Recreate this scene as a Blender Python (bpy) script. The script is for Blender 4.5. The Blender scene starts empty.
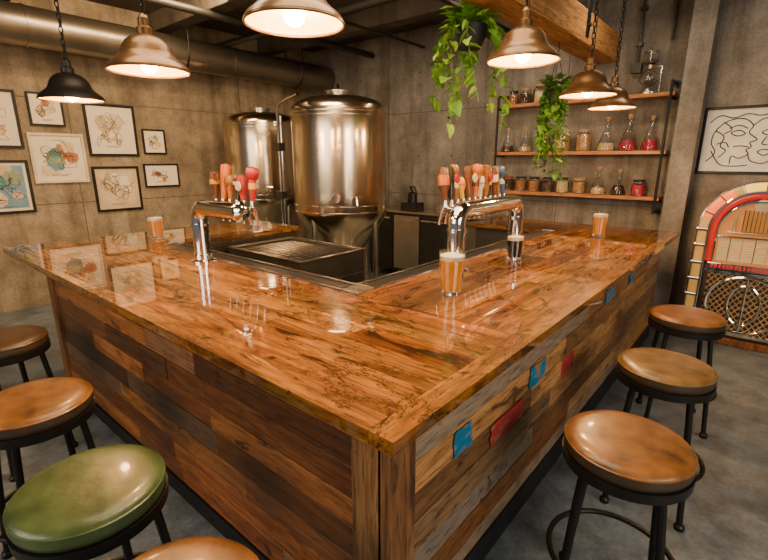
import bpy, bmesh, math, random
from mathutils import Vector, Matrix
random.seed(7)
S=bpy.context.scene
COL=S.collection
pi=math.pi

# ---------------------------------------------------------------- materials
def newmat(name):
    m=bpy.data.materials.new(name); m.use_nodes=True
    nt=m.node_tree; b=nt.nodes["Principled BSDF"]
    return m,nt,b
def ramp(nt,stops):
    r=nt.nodes.new("ShaderNodeValToRGB"); e=r.color_ramp.elements
    while len(e)<len(stops): e.new(0.5)
    for i,(p,c) in enumerate(stops):
        e[i].position=p; e[i].color=(*c,1) if len(c)==3 else c
    return r
def mixc(nt,a,b,fac,mode='MIX'):
    n=nt.nodes.new("ShaderNodeMix"); n.data_type='RGBA'; n.blend_type=mode
    def put(sock,v):
        if isinstance(v,(tuple,list)): sock.default_value=(*v,1) if len(v)==3 else v
        elif isinstance(v,(int,float)): sock.default_value=v
        else: nt.links.new(v,sock)
    put(n.inputs[0],fac); put(n.inputs[6],a); put(n.inputs[7],b)
    return n.outputs[2]
def coords(nt,scale=(1,1,1),off=None):
    tc=nt.nodes.new("ShaderNodeTexCoord"); mp=nt.nodes.new("ShaderNodeMapping")
    mp.inputs['Scale'].default_value=scale
    src=tc.outputs['Object']
    if off is not None:
        a=nt.nodes.new("ShaderNodeVectorMath"); a.operation='ADD'
        nt.links.new(src,a.inputs[0]); nt.links.new(off,a.inputs[1]); src=a.outputs[0]
    nt.links.new(src,mp.inputs['Vector']); return mp.outputs[0]
def noise(nt,vec,scale,detail=5,dist=0,rough=.55,out=0):
    n=nt.nodes.new("ShaderNodeTexNoise"); n.inputs['Scale'].default_value=scale
    n.inputs['Detail'].default_value=detail; n.inputs['Distortion'].default_value=dist
    n.inputs['Roughness'].default_value=rough
    nt.links.new(vec,n.inputs['Vector']); return n.outputs[out]
def bump(nt,b,h,s=.3,d=.01):
    n=nt.nodes.new("ShaderNodeBump"); n.inputs['Strength'].default_value=s; n.inputs['Distance'].default_value=d
    nt.links.new(h,n.inputs['Height']); nt.links.new(n.outputs[0],b.inputs['Normal'])
def mat(name,c,rough=.5,metal=0,var=.15,nscale=6,bmp=0,coat=0,emit=None,es=1,trans=0,ior=1.45,rv=.0):
    m,nt,b=newmat(name)
    b.inputs['Roughness'].default_value=rough; b.inputs['Metallic'].default_value=metal
    b.inputs['Coat Weight'].default_value=coat; b.inputs['Coat Roughness'].default_value=.06
    b.inputs['Transmission Weight'].default_value=trans; b.inputs['IOR'].default_value=ior
    v=coords(nt); n=noise(nt,v,nscale)
    d=tuple(x*(1-var) for x in c); l=tuple(min(1,x*(1+var)) for x in c)
    r=ramp(nt,[(.3,d),(.7,l)]); nt.links.new(n,r.inputs[0]); nt.links.new(r.outputs[0],b.inputs['Base Color'])
    if rv:
        mr=nt.nodes.new("ShaderNodeMapRange"); mr.inputs[1].default_value=.35; mr.inputs[2].default_value=.65
        mr.inputs[3].default_value=max(0,rough-rv); mr.inputs[4].default_value=rough+rv
        nt.links.new(n,mr.inputs[0]); nt.links.new(mr.outputs[0],b.inputs['Roughness'])
    if bmp: bump(nt,b,n,bmp)
    if emit: b.inputs['Emission Color'].default_value=(*emit,1); b.inputs['Emission Strength'].default_value=es
    return m
def wood(name,axis,dark,mid,light,rough=.5,coat=0,lo=.5,hi=1.25,knots=.5,bmp=.25,gs=2.2,cracks=0,kth=.57,grey=0,fine=.5,spread=.16):
    m,nt,b=newmat(name)
    b.inputs['Roughness'].default_value=rough; b.inputs['Coat Weight'].default_value=coat; b.inputs['Coat Roughness'].default_value=.012
    b.inputs['Coat IOR'].default_value=1.65
    if coat==1: b.inputs['Specular IOR Level'].default_value=.15
    at=nt.nodes.new("ShaderNodeVertexColor"); at.layer_name="rnd"
    sc=nt.nodes.new("ShaderNodeVectorMath"); sc.operation='SCALE'; sc.inputs['Scale'].default_value=9
    nt.links.new(at.outputs[0],sc.inputs[0])
    s=[9,9,9]; s[axis]=.8
    v=coords(nt,s,sc.outputs[0]); n1=noise(nt,v,gs,9,1.2,.66)
    r=ramp(nt,[(.5-spread,dark),(.5,mid),(.5+spread,light)]); nt.links.new(n1,r.inputs[0])
    c=r.outputs[0]
    v3=coords(nt,[x*4 for x in s],sc.outputs[0]); n3=noise(nt,v3,3,5,.4)
    f=ramp(nt,[(.36,(fine,fine*.94,fine*.86)),(.50,(1.0,1.0,1.0)),(.7,(1.1,1.1,1.1))]); nt.links.new(n3,f.inputs[0])
    c=mixc(nt,c,f.outputs[0],1.0,'MULTIPLY')
    sep=nt.nodes.new("ShaderNodeSeparateColor"); nt.links.new(at.outputs[0],sep.inputs[0])
    t=ramp(nt,[(0,(lo,lo*.86,lo*.74)),(.5,((lo+hi)/2,)*3),(1,(hi,hi*.98,hi*.92))]); nt.links.new(sep.outputs[0],t.inputs[0])
    c=mixc(nt,c,t.outputs[0],1.0,'MULTIPLY')
    t2=ramp(nt,[(0,(1.05,.86,.66)),(.5,(1,1,1)),(1,(.93,1.02,1.10))]); nt.links.new(sep.outputs[1],t2.inputs[0])
    c=mixc(nt,c,t2.outputs[0],1.0,'MULTIPLY')
    if grey:
        gm=tuple(sum(mid)/3*q for q in (1.25,1.05,.85))
        gr=ramp(nt,[(.72,(0,0,0)),(.85,(grey,)*3)]); nt.links.new(sep.outputs[2],gr.inputs[0])
        gc=mixc(nt,gm,f.outputs[0],1.0,'MULTIPLY')
        c=mixc(nt,c,gc,gr.outputs[0])
    s2=[4.2,4.2,4.2]; s2[axis]=1.7
    v2=coords(nt,s2,sc.outputs[0]); n2=noise(nt,v2,1.1,8,3.0,.72)
    k=ramp(nt,[(kth,(0,0,0)),(kth+.06,(knots,)*3)]); nt.links.new(n2,k.inputs[0])
    dk=tuple(x*.25 for x in dark)
    c=mixc(nt,c,dk,k.outputs[0])
    s4=[6,6,6]; s4[axis]=2.6
    v4=coords(nt,s4,sc.outputs[0])
    vo=nt.nodes.new("ShaderNodeTexVoronoi"); vo.inputs['Scale'].default_value=.7; nt.links.new(v4,vo.inputs['Vector'])
    kr=ramp(nt,[(.05,(1,1,1)),(.10,(.35,.35,.35)),(.13,(.6,.6,.6)),(.18,(0,0,0))]); nt.links.new(vo.outputs['Distance'],kr.inputs[0])
    c=mixc(nt,c,dk,mixc(nt,(0,0,0),kr.outputs[0],min(1,knots+.1)))
    if cracks:
        s5=[3.2,3.2,3.2]; s5[axis]=1.5
        v5=coords(nt,s5); nn=noise(nt,v5,2.0,7,0,.75,out=1)
        ad=nt.nodes.new("ShaderNodeVectorMath"); ad.operation='MULTIPLY_ADD'; nt.links.new(nn,ad.inputs[0]); ad.inputs[1].default_value=(1.3,1.3,1.3); nt.links.new(v5,ad.inputs[2])
        ve=nt.nodes.new("ShaderNodeTexVoronoi"); ve.feature='DISTANCE_TO_EDGE'; ve.inputs['Scale'].default_value=2.4
        nt.links.new(ad.outputs[0],ve.inputs['Vector'])
        cr=ramp(nt,[(.016,(1,1,1)),(.055,(0,0,0))]); nt.links.new(ve.outputs['Distance'],cr.inputs[0])
        vm=coords(nt,(1,1,1)); nm=noise(nt,vm,2.2,3,.5)
        mk=ramp(nt,[(.49,(0,0,0)),(.55,(cracks,)*3)]); nt.links.new(nm,mk.inputs[0])
        c=mixc(nt,c,dk,mixc(nt,cr.outputs[0],mk.outputs[0],1.0,'MULTIPLY'))
        s6=[3.0,3.0,3.0]; s6[axis]=1.1
        v6=coords(nt,s6); n6=noise(nt,v6,1.6,9,1.2,.74)
        k6=ramp(nt,[(.565,(0,0,0)),(.64,(.9,.9,.9))]); nt.links.new(n6,k6.inputs[0])
        c=mixc(nt,c,tuple(x*.45 for x in dark),k6.outputs[0])
    nt.links.new(c,b.inputs['Base Color'])
    if bmp: bump(nt,b,n1,bmp,.006)
    return m
def concrete(name,a,bc,c,rough=.8,bs=.35):
    m,nt,b=newmat(name); b.inputs['Roughness'].default_value=rough
    v=coords(nt); n1=noise(nt,v,.7,8,.6,.65); n2=noise(nt,v,5,8,0,.7); n3=noise(nt,v,40,3)
    r=ramp(nt,[(.3,a),(.5,bc),(.68,c)]); nt.links.new(n1,r.inputs[0])
    f=ramp(nt,[(.3,(.58,.56,.54)),(.7,(1.25,1.25,1.25))]); nt.links.new(n2,f.inputs[0])
    col=mixc(nt,r.outputs[0],f.outputs[0],1.0,'MULTIPLY')
    g=ramp(nt,[(.3,(.85,.85,.85)),(.7,(1.08,1.08,1.08))]); nt.links.new(n3,g.inputs[0])
    col=mixc(nt,col,g.outputs[0],1.0,'MULTIPLY')
    vs=coords(nt,(3,3,.25)); n4=noise(nt,vs,1.5,6,.3,.6)
    st=ramp(nt,[(.35,(.64,.61,.57)),(.55,(1.05,1.05,1.05))]); nt.links.new(n4,st.inputs[0])
    col=mixc(nt,col,st.outputs[0],1.0,'MULTIPLY')
    mr=nt.nodes.new("ShaderNodeMapRange"); mr.inputs[1].default_value=.3; mr.inputs[2].default_value=.7
    mr.inputs[3].default_value=rough-.12; mr.inputs[4].default_value=min(1,rough+.12)
    nt.links.new(n2,mr.inputs[0]); nt.links.new(mr.outputs[0],b.inputs['Roughness'])
    nt.links.new(col,b.inputs['Base Color']); bump(nt,b,n2,bs,.02)
    return m

M={}
M['wall']=concrete('concrete_wall',(.165,.122,.074),(.275,.208,.132),(.39,.305,.20))
M['wallb']=concrete('concrete_wall_back',(.135,.118,.098),(.22,.196,.165),(.32,.288,.245))
M['floor']=concrete('polished_floor',(.095,.118,.132),(.15,.178,.196),(.21,.245,.265),rough=.45,bs=.08)
M['ceil']=concrete('ceiling_concrete',(.05,.038,.028),(.08,.062,.046),(.12,.095,.07))
M['joint']=mat('joint',(.10,.08,.06),.9)
M['steel']=mat('brushed_steel',(.60,.54,.46),.26,1,.12,3)
M['tank']=mat('tank_steel',(.62,.50,.35),.20,1,.04,2)
M['chrome']=mat('chrome',(.80,.77,.72),.08,1,.03)
M['darksteel']=mat('dark_steel',(.06,.056,.05),.4,.7)
M['duct']=mat('galvanised_duct',(.28,.24,.19),.34,.9,.2,3)
M['black']=mat('black_metal',(.016,.015,.014),.42,.5)
M['blackp']=mat('black_paint',(.012,.012,.013),.55)
M['brass']=mat('aged_brass',(.14,.075,.028),.34,.65,.35,10,coat=.3)
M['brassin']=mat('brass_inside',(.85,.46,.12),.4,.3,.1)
M['bulb']=mat('bulb_glow',(1,.8,.5),.3,emit=(1,.60,.22),es=60)
TOPD,TOPM,TOPL=(.065,.019,.003),(.235,.092,.013),(.43,.20,.040)
M['topX']=wood('epoxy_wood_x',0,TOPD,TOPM,TOPL,.40,1,.38,1.3,.95,0,1.35,cracks=.97,kth=.555,fine=.5,spread=.17)
M['topY']=wood('epoxy_wood_y',1,TOPD,TOPM,TOPL,.40,1,.38,1.3,.95,0,1.35,cracks=.97,kth=.555,fine=.5,spread=.17)
M['panX']=wood('stained_plank_x',0,(.10,.032,.008),(.24,.082,.020),(.37,.145,.040),.42,.15,.20,1.6,.85,kth=.60,fine=.5,spread=.2,grey=.35)
M['panY']=wood('reclaimed_plank_y',1,(.19,.088,.028),(.38,.195,.068),(.54,.31,.125),.5,.1,.42,1.35,.88,kth=.585,fine=.45,spread=.2,grey=.6)
M['post']=wood('corner_post_wood',2,(.12,.05,.016),(.29,.13,.043),(.40,.205,.075),.5,.1,.6,1.1,.7,kth=.6)
M['beam']=wood('beam_wood',1,(.20,.08,.018),(.44,.20,.058),(.56,.29,.095),.6,0,.8,1.1,.5,kth=.62)
M['shelf']=wood('shelf_wood',0,(.14,.048,.010),(.34,.13,.030),(.44,.19,.052),.5,.1,.7,1.1,.4,kth=.62)
M['vinyl_brown']=mat('vinyl_tan',(.145,.062,.017),.34,0,.65,9,.35,coat=.15)
M['vinyl_olive']=mat('vinyl_olive_tan',(.125,.072,.024),.34,0,.6,9,.35,coat=.15)
M['vinyl_green']=mat('vinyl_green',(.044,.070,.024),.34,0,.5,9,.35,coat=.15)
M['vinyl_dark']=mat('vinyl_dark',(.045,.025,.013),.38,0,.2,12,.1)
M['cushion_side']=mat('cushion_side',(.045,.028,.016),.45,0,.3,12,.1)
M['glass']=mat('clear_glass',(1,1,1),.02,0,0,trans=1,ior=1.45)
M['beer']=mat('amber_beer',(.52,.15,.002),.08,0,.05,emit=(1,.30,.0),es=.24)  # faint emission stands in for light passing through the beer
M['stout']=mat('dark_stout',(.03,.01,.006),.06)
M['foam']=mat('beer_foam',(.74,.64,.46),.8,bmp=.2,nscale=60)
M['leaf']=mat('leaf_green',(.10,.24,.018),.42,0,.45,9)
M['leaf2']=mat('leaf_lime',(.25,.42,.035),.42,0,.35,9)
M['leaf3']=mat('leaf_deep',(.05,.13,.018),.4,0,.35,9)
M['paper']=mat('paper_cream',(.76,.65,.47),.85,0,.06)
M['paper2']=mat('paper_tan',(.56,.42,.25),.85,0,.12)
M['paper3']=mat('paper_wash',(.62,.47,.29),.85,0,.15)
M['paperb']=mat('paper_blue',(.18,.30,.36),.8,0,.15)
M['wframe']=mat('pale_frame',(.62,.50,.34),.5)
M['ink']=mat('ink_black',(.03,.025,.02),.7)
M['inks']=mat('ink_sepia',(.12,.055,.02),.7)
M['inkr']=mat('ink_rust',(.36,.08,.03),.7)
M['red']=mat('gloss_red',(.28,.008,.005),.4,coat=.15)
M['blue']=mat('gloss_blue',(.015,.06,.17),.4,coat=.15)
M['orange']=mat('gloss_orange',(.40,.09,.003),.4,coat=.15)
M['yellow']=mat('gloss_yellow',(.48,.25,.01),.4,coat=.15)
M['white']=mat('gloss_white',(.46,.40,.29),.4,coat=.15)
M['artwhite']=mat('white_print_paper',(.74,.70,.62),.8)
M['brownh']=mat('handle_brown',(.085,.025,.005),.45,0,.3,30,coat=.15)
M['tanh']=mat('handle_tan',(.20,.075,.012),.45,0,.3,30,coat=.15)
M['blackh']=mat('handle_black',(.02,.015,.012),.3,coat=.2)
M['grille']=mat('tray_grille',(.16,.15,.14),.35,.9)

# ---------------------------------------------------------------- geometry helpers
def empty(name,loc=(0,0,0),rz=0,parent=None):
    o=bpy.data.objects.new(name,None); COL.objects.link(o); o.location=loc; o.rotation_euler=(0,0,rz)
    o.empty_display_size=.1
    if parent: o.parent=parent
    return o
def link(name,me,mt,parent=None,smooth=False,bevel=0,seg=2,loc=(0,0,0),rot=(0,0,0)):
    if isinstance(mt,(list,tuple)):
        for q in mt: me.materials.append(q)
    else: me.materials.append(mt)
    o=bpy.data.objects.new(name,me); COL.objects.link(o)
    o.location=loc; o.rotation_euler=rot
    if parent: o.parent=parent
    if smooth:
        for p in me.polygons: p.use_smooth=True
    if bevel:
        bm=o.modifiers.new("bev",'BEVEL'); bm.width=bevel; bm.segments=seg; bm.limit_method='ANGLE'
    return o
class MB:
    def __init__(s): s.v=[];s.f=[];s.c=[];s.mi=[]
    def poly(s,vs,fs,c=None,mi=0):
        c=c or (random.random(),random.random(),random.random()); k=len(s.v)
        s.v+= [tuple(x) for x in vs]
        for f in fs: s.f.append([i+k for i in f]); s.c.append(c); s.mi.append(mi)
    def prism(s,pts,z0,z1,c=None,mi=0,gap=0):
        if gap:
            cx=sum(p[0] for p in pts)/len(pts); cy=sum(p[1] for p in pts)/len(pts)
            pts=[(x+(gap if x<cx else -gap),y+(gap if y<cy else -gap)) for x,y in pts]
        n=len(pts); vs=[(x,y,z0) for x,y in pts]+[(x,y,z1) for x,y in pts]
        fs=[list(range(n))[::-1],[i+n for i in range(n)]]+[[i,(i+1)%n,(i+1)%n+n,i+n] for i in range(n)]
        s.poly(vs,fs,c,mi)
    def box(s,x0,x1,y0,y1,z0,z1,c=None,mi=0,gap=0):
        x0,x1=min(x0,x1),max(x0,x1); y0,y1=min(y0,y1),max(y0,y1); z0,z1=min(z0,z1),max(z0,z1)
        s.prism([(x0,y0),(x1,y0),(x1,y1),(x0,y1)],z0,z1,c,mi,gap)
    def lathe(s,prof,seg=32,center=(0,0,0),mtx=None,mi=0,caps=True):
        vs=[];fs=[];n=len(prof)
        for i in range(seg):
            a=2*pi*i/seg
            for r,z in prof:
                p=Vector((r*math.cos(a),r*math.sin(a),z))
                if mtx: p=mtx@p
                vs.append(p+Vector(center))
        for i in range(seg):
            j=(i+1)%seg
            for k in range(n-1): fs.append([i*n+k,j*n+k,j*n+k+1,i*n+k+1])
        if caps:
            if prof[0][0]>1e-6: fs.append([i*n for i in range(seg)][::-1])
            if prof[-1][0]>1e-6: fs.append([i*n+n-1 for i in range(seg)])
        s.poly(vs,fs,None,mi)
    def tube(s,pts,r,seg=10,closed=False,mi=0):
        pts=[Vector(p) for p in pts]; n=len(pts); vs=[];fs=[]
        up=None
        for i,p in enumerate(pts):
            if closed: t=(pts[(i+1)%n]-pts[i-1])
            else: t=(pts[min(i+1,n-1)]-pts[max(i-1,0)])
            t.normalize()
            if up is None:
                up=Vector((0,0,1)) if abs(t.z)<.9 else Vector((1,0,0))
            up=(up-t*up.dot(t))
            if up.length<1e-5: up=Vector((1,0,0)) if abs(t.x)<.9 else Vector((0,1,0)); up=up-t*up.dot(t)
            up.normalize(); sd=t.cross(up)
            rr=r[i] if isinstance(r,(list,tuple)) else r
            for k in range(seg):
                a=2*pi*k/seg; vs.append(p+up*math.cos(a)*rr+sd*math.sin(a)*rr)
        m=n if closed else n-1
        for i in range(m):
            j=(i+1)%n
            for k in range(seg):
                l=(k+1)%seg; fs.append([i*seg+k,i*seg+l,j*seg+l,j*seg+k])
        if not closed:
            fs.append(list(range(seg))[::-1]); fs.append([(n-1)*seg+k for k in range(seg)])
        s.poly(vs,fs,None,mi)
    def build(s,name,mt,parent=None,**k):
        me=bpy.data.meshes.new(name); me.from_pydata(s.v,[],s.f)
        ca=me.color_attributes.new("rnd",'FLOAT_COLOR','CORNER')
        for p,c,mi in zip(me.polygons,s.c,s.mi):
            p.material_index=mi
            for li in p.loop_indices: ca.data[li].color=(*c,1)
        bm=bmesh.new(); bm.from_mesh(me); bmesh.ops.recalc_face_normals(bm,faces=bm.faces); bm.to_mesh(me); bm.free()
        o=link(name,me,mt,parent,**k)
        if k.get('smooth'):
            es=o.modifiers.new("es",'EDGE_SPLIT'); es.split_angle=math.radians(38)
        return o
def box(name,x0,x1,y0,y1,z0,z1,mt,parent=None,bevel=0):
    m=MB(); m.box(x0,x1,y0,y1,z0,z1); return m.build(name,mt,parent,bevel=bevel)
def lathe(name,prof,mt,parent=None,center=(0,0,0),seg=32,mtx=None):
    m=MB(); m.lathe(prof,seg,center,mtx); return m.build(name,mt,parent,smooth=True)
def tube(name,pts,r,mt,parent=None,seg=12,closed=False):
    m=MB(); m.tube(pts,r,seg,closed); return m.build(name,mt,parent,smooth=True)
def circle(r,z,n=40,c=(0,0)):
    return [(c[0]+r*math.cos(2*pi*i/n),c[1]+r*math.sin(2*pi*i/n),z) for i in range(n)]

# ---------------------------------------------------------------- room shell
WX,WY,H=-6.7,5.95,3.6
box('floor',WX-.2,3.4,-3.6,WY+.2,-.12,0,M['floor'])
box('wall_left',WX-.2,WX,-3.6,WY+.2,0,H,M['wall'])
box('wall_back',WX,3.4,WY,WY+.2,0,H,M['wallb'])
box('wall_right',3.4,3.6,-3.6,WY+.2,0,H,M['wallb'])
box('ceiling',WX-.2,3.6,-3.6,WY+.2,H,H+.15,M['ceil'])
box('pilaster_back',-.86,-.66,WY-.3,WY,0,H,M['wallb'])
j=MB()
for z in (1.22,2.44): j.box(WX,WX+.003,-3.6,WY,z-.005,z+.005); j.box(WX,-.86,WY-.003,WY,z-.005,z+.005)
for y in (-.4,2.0,4.4): j.box(WX,WX+.003,y-.005,y+.005,0,H)
for x in (-4.9,-3.2,-2.1): j.box(x-.005,x+.005,WY-.003,WY,0,H)
for x in (-5.5,-4.3,-3.7,-2.6,-1.9,-.2):
    for z in (.6,1.8,3.0): j.lathe([(0,0),(.018,0),(.018,.006),(0,.006)],12,(x,WY,z),Matrix.Rotation(pi/2,4,'X'))
j.build('trim_joints',M['joint'])
cj=MB()
for y in (-.2,1.5,3.2,4.9): cj.box(WX,3.4,y-.1,y+.1,H-.22,H)
cj.build('ceiling_joists',M['ceil'],bevel=.01)

g=empty('ventilation_duct')
m=MB()
DX,DZ=-6.28,3.10
m.tube([(DX,-3.5,DZ),(DX,5.9,DZ)],.2,40)
for i in range(8):
    y=-3.2+i*1.2; m.tube([(DX,y-.012,DZ),(DX,y+.012,DZ)],.207,40)
m.build('duct_body',M['duct'],g,smooth=True)
m=MB()
for y in (-1.5,.9,3.3,5.2):
    m.tube([(DX-.21,y,H),(DX-.21,y,DZ)]+[(DX+.213*math.cos(a),y,DZ+.213*math.sin(a)) for a in [pi+pi*i/12 for i in range(13)]]+[(DX+.21,y,H)],.008,6)
m.build('hangers',M['black'],g)
g=empty('ceiling_conduit')
m=MB()
m.tube([(-5.2,-3.5,3.34),(-5.2,5.9,3.34)],.045,12); m.tube([(-4.2,-3.5,3.32),(-4.2,5.9,3.32)],.02,8)
m.tube([(WX,3.9,3.3),(-2.2,3.9,3.3)],.04,12); m.tube([(-2.9,-3.5,3.33),(-2.9,5.9,3.33)],.03,10)
for y in (-.2,1.5,3.2,4.9):
    for x in (-5.2,-4.2,-2.9): m.tube([(x,y,3.3),(x,y,3.42)],.012,6)
m.build('pipes',M['darksteel'],g,smooth=True)
g=empty('wall_conduit')
m=MB(); 
m.tube([(-1.35,5.9,H),(-1.35,5.9,2.75)],.014,10); m.tube([(-1.05,5.91,H),(-1.05,5.91,2.95)],.012,8)
for z in (3.3,2.95): m.box(-1.38,-1.32,5.88,5.95,z-.02,z+.02)
m.box(-1.40,-1.30,5.87,5.95,2.66,2.76)
m.build('conduit_pipes',M['darksteel'],g,smooth=True)
g=empty('timber_beam')
m=MB(); m.box(-1.84,-1.56,-1.2,WY,2.80,3.08,(.9,.6,.2)); m.build('beam',M['beam'],g,bevel=.012)
m=MB()
for y in (.4,2.6,4.8): m.box(-1.85,-1.83,y-.04,y+.04,2.85,H); m.box(-1.57,-1.55,y-.04,y+.04,2.85,H)
for y in (.4,2.6,4.8):
    m.lathe([(0,0),(.018,0),(.018,.03),(0,.03)],8,(-1.53,y,2.95),Matrix.Rotation(-pi/2,4,'Y'))
m.build('steel_straps',M['black'],g)

# ---------------------------------------------------------------- bar counter
bar=empty('bar_counter')
X0,Y0=-.607,.757; XL=-4.57; YE=5.15; ZT,ZB=1.07,1.03
G=.0007
def rows(a,b,w):
    out=[];p=a
    while p<b-1e-4:
        q=min(b,p+random.uniform(w*.75,w*1.3))
        if b-q<.07:q=b
        out.append((p,q));p=q
    return out
BW=.085
m=MB()
m.box(XL,-2.3,Y0,Y0+BW,ZB,ZT,(.75,.5,.3),gap=G); m.box(-2.3,X0-BW,Y0,Y0+BW,ZB,ZT,(.85,.6,.8),gap=G)
for (a,b) in rows(Y0+BW,1.62,.15):
    x=XL; xe=X0-BW
    while True:
        nx=x+random.uniform(.5,1.6)
        if nx>xe-.4: m.box(x,xe,a,b,ZB,ZT,gap=G); break
        m.box(x,nx,a,b,ZB,ZT,gap=G); x=nx
for (a,b) in rows(4.45,YE,.16): m.box(-2.5,-1.54,a,b,ZB,ZT,gap=G)
m.build('top_planks_x',M['topX'],bar)
m=MB()
m.box(X0-BW,X0,Y0,2.35,ZB,ZT,(.8,.5,.1),gap=G); m.box(X0-BW,X0,2.35,3.9,ZB,ZT,(.6,.4,.6),gap=G); m.box(X0-BW,X0,3.9,YE,ZB,ZT,(.9,.6,.3),gap=G)
for (a,b) in rows(-1.54,X0-BW,.15):
    y=1.62
    while True:
        ny=y+random.uniform(.5,1.6)
        if ny>YE-.4: m.box(a,b,y,YE,ZB,ZT,gap=G); break
        m.box(a,b,y,ny,ZB,ZT,gap=G); y=ny
for (a,b) in rows(-4.57,-3.72,.16):
    m.box(a,b,1.62,2.5,ZB,ZT,gap=G); m.box(a,b,2.5,3.05,ZB,ZT,gap=G)
m.build('top_planks_y',M['topY'],bar)
m=MB()
m.box(XL+.01,X0-.01,Y0+.01,1.6,ZB-.006,ZB+.004); m.box(-1.53,X0-.01,1.6,YE-.01,ZB-.006,ZB+.004); m.box(XL+.01,-3.74,1.6,3.04,ZB-.006,ZB+.004); m.box(-2.49,-1.53,4.46,YE-.01,ZB-.006,ZB+.004)
m.build('top_substrate',M['blackp'],bar)
m=MB()
m.box(XL+.03,X0-.03,Y0+.03,Y0+.10,ZB-.03,ZB-.006); m.box(X0-.10,X0-.03,Y0+.10,YE-.03,ZB-.03,ZB-.006)
m.box(XL+.03,XL+.1,Y0+.10,3.0,ZB-.03,ZB-.006); m.box(-2.45,X0-.10,YE-.1,YE-.03,ZB-.03,ZB-.006)
m.build('sub_edge',M['panX'],bar)
FX,FY=-.73,.88; BL=-3.93
m=MB()
m.box(BL,FX-.02,FY+.02,1.56,.10,ZB-.006); m.box(-1.5,FX-.02,FY+.02,YE-.1,.10,ZB-.006)
m.box(-4.4,-3.78,1.3,3.0,.10,ZB-.006); m.box(-2.45,-1.5,4.5,5.05,.10,ZB-.006)
m.build('carcass',M['darksteel'],bar)
m=MB()
m.box(BL+.03,FX-.05,FY+.05,FY+.2,0,.10); m.box(FX-.2,FX-.05,FY+.05,YE-.12,0,.10)
m.box(BL+.03,BL+.2,FY+.1,2.9,0,.10); m.box(-2.4,FX-.05,YE-.25,YE-.12,0,.1)
m.box(FX-.02,FX+.012,FY+.14,YE-.1,.0,.13)
m.box(BL+.03,FX-.13,FY-.012,FY+.05,.0,.09)
m.build('kick_base',M['blackp'],bar,bevel=.004)
m=MB()
zs=[.10,.215,.335,.445,.57,.68,.80,.91,1.0]
def plankrow(m,axis,s0,s1,z0,z1,face,lo=.5,hi=1.4):
    p=s0
    while p<s1-1e-4:
        q=p+random.uniform(lo,hi)
        if s1-q<.35:q=s1
        t=random.uniform(0,.006)
        if axis==0: m.box(p+.001,q-.001,face-.0-t,face+.024,z0+.0015,z1-.0015)
        else: m.box(face-.024,face+t,p+.001,q-.001,z0+.0015,z1-.0015)
        p=q
for a,b in zip(zs,zs[1:]): plankrow(m,0,BL+.10,FX-.12,a,b,FY,.5,1.5)
for a,b in zip(zs,zs[1:]):
    plankrow(m,0,-2.45,FX,a,b,YE-.1)
m.build('front_planks',M['panX'],bar,bevel=.0025,seg=1)
m=MB()
for a,b in zip([.13]+zs[1:],zs[1:]): plankrow(m,1,FY+.12,YE-.1,a,b,FX,.7,1.8)
for a,b in zip(zs,zs[1:]): plankrow(m,1,FY+.02,3.0,a,b,BL+.02)
m.build('side_planks',M['panY'],bar,bevel=.0025,seg=1)
m=MB()
m.box(FX-.125,FX-.002,FY-.022,FY+.02,.0,ZB-.03); m.box(FX-.018,FX+.022,FY-.022,FY+.118,0,ZB-.03)
m.box(BL,BL+.10,FY-.02,FY+.03,.0,ZB-.03)
m.build('corner_posts',M['post'],bar,bevel=.004)
m=MB(); m.box(BL,FX+.02,FY-.028,FY,1.0,ZB-.006); m.box(FX,FX+.03,FY-.028,YE-.1,1.0,ZB-.006)
m.build('top_moulding',M['panX'],bar)
def paint(name,c):
    mm,nt,b=newmat(name); b.inputs['Roughness'].default_value=.6
    v=coords(nt,(9,3,9)); n=noise(nt,v,3,6,.5)
    r=ramp(nt,[(.40,(.30,.16,.06)),(.45,c),(.7,tuple(x*.7 for x in c))]); nt.links.new(n,r.inputs[0]); nt.links.new(r.outputs[0],b.inputs['Base Color']); return mm
pb=paint('worn_blue_paint',(.010,.17,.32)); pr=paint('worn_red_paint',(.45,.028,.035))
for i,(y0,y1,z0,z1,mt) in enumerate([(1.25,1.38,.686,.795,pb),(1.55,1.87,.574,.676,pr),(1.93,2.12,.686,.795,pb),(2.38,2.58,.574,.676,pr),(3.15,3.38,.806,.904,pb),(3.8,3.95,.806,.904,pb)]):
    m=MB(); pts=[]
    def jag(p,q,n):
        for k in range(n):
            t=k/n; pts.append((p[0]+(q[0]-p[0])*t+random.uniform(-.008,.008),p[1]+(q[1]-p[1])*t+random.uniform(-.004,.004)))
    jag((y0,z0),(y1,z0),6); jag((y1,z0),(y1,z1),7); jag((y1,z1),(y0,z1),6); jag((y0,z1),(y0,z0),7)
    n=len(pts)
    vs=[(FX+.0065,y,z) for y,z in pts]+[(FX+.0072,y,z) for y,z in pts]
    m.poly(vs,[list(range(n)),[k+n for k in range(n)]]+[[k,(k+1)%n,(k+1)%n+n,k+n] for k in range(n)])
    m.build('paint_patch',mt,bar)
m=MB()
def tray(x0,x1,y0,y1):
    m.box(x0,x1,y0,y1,1.03,1.058)
    m.box(x0,x1,y0,y0+.012,1.058,1.078); m.box(x0,x1,y1-.012,y1,1.058,1.078)
    m.box(x0,x0+.012,y0,y1,1.058,1.078); m.box(x1-.012,x1,y0,y1,1.058,1.078)
tray(-3.72,-1.54,1.62,1.76); tray(-1.68,-1.54,1.76,4.45)
m.build('drip_tray_rail',M['steel'],bar,bevel=.002)
m=MB()
x=-3.68
while x<-1.72:
    m.box(x,x+.012,1.64,1.74,1.058,1.067); x+=.024
y=1.79
while y<4.42:
    m.box(-1.66,-1.56,y,y+.012,1.058,1.067); y+=.024
m.build('tray_grille',M['grille'],bar)
m=MB()
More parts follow.
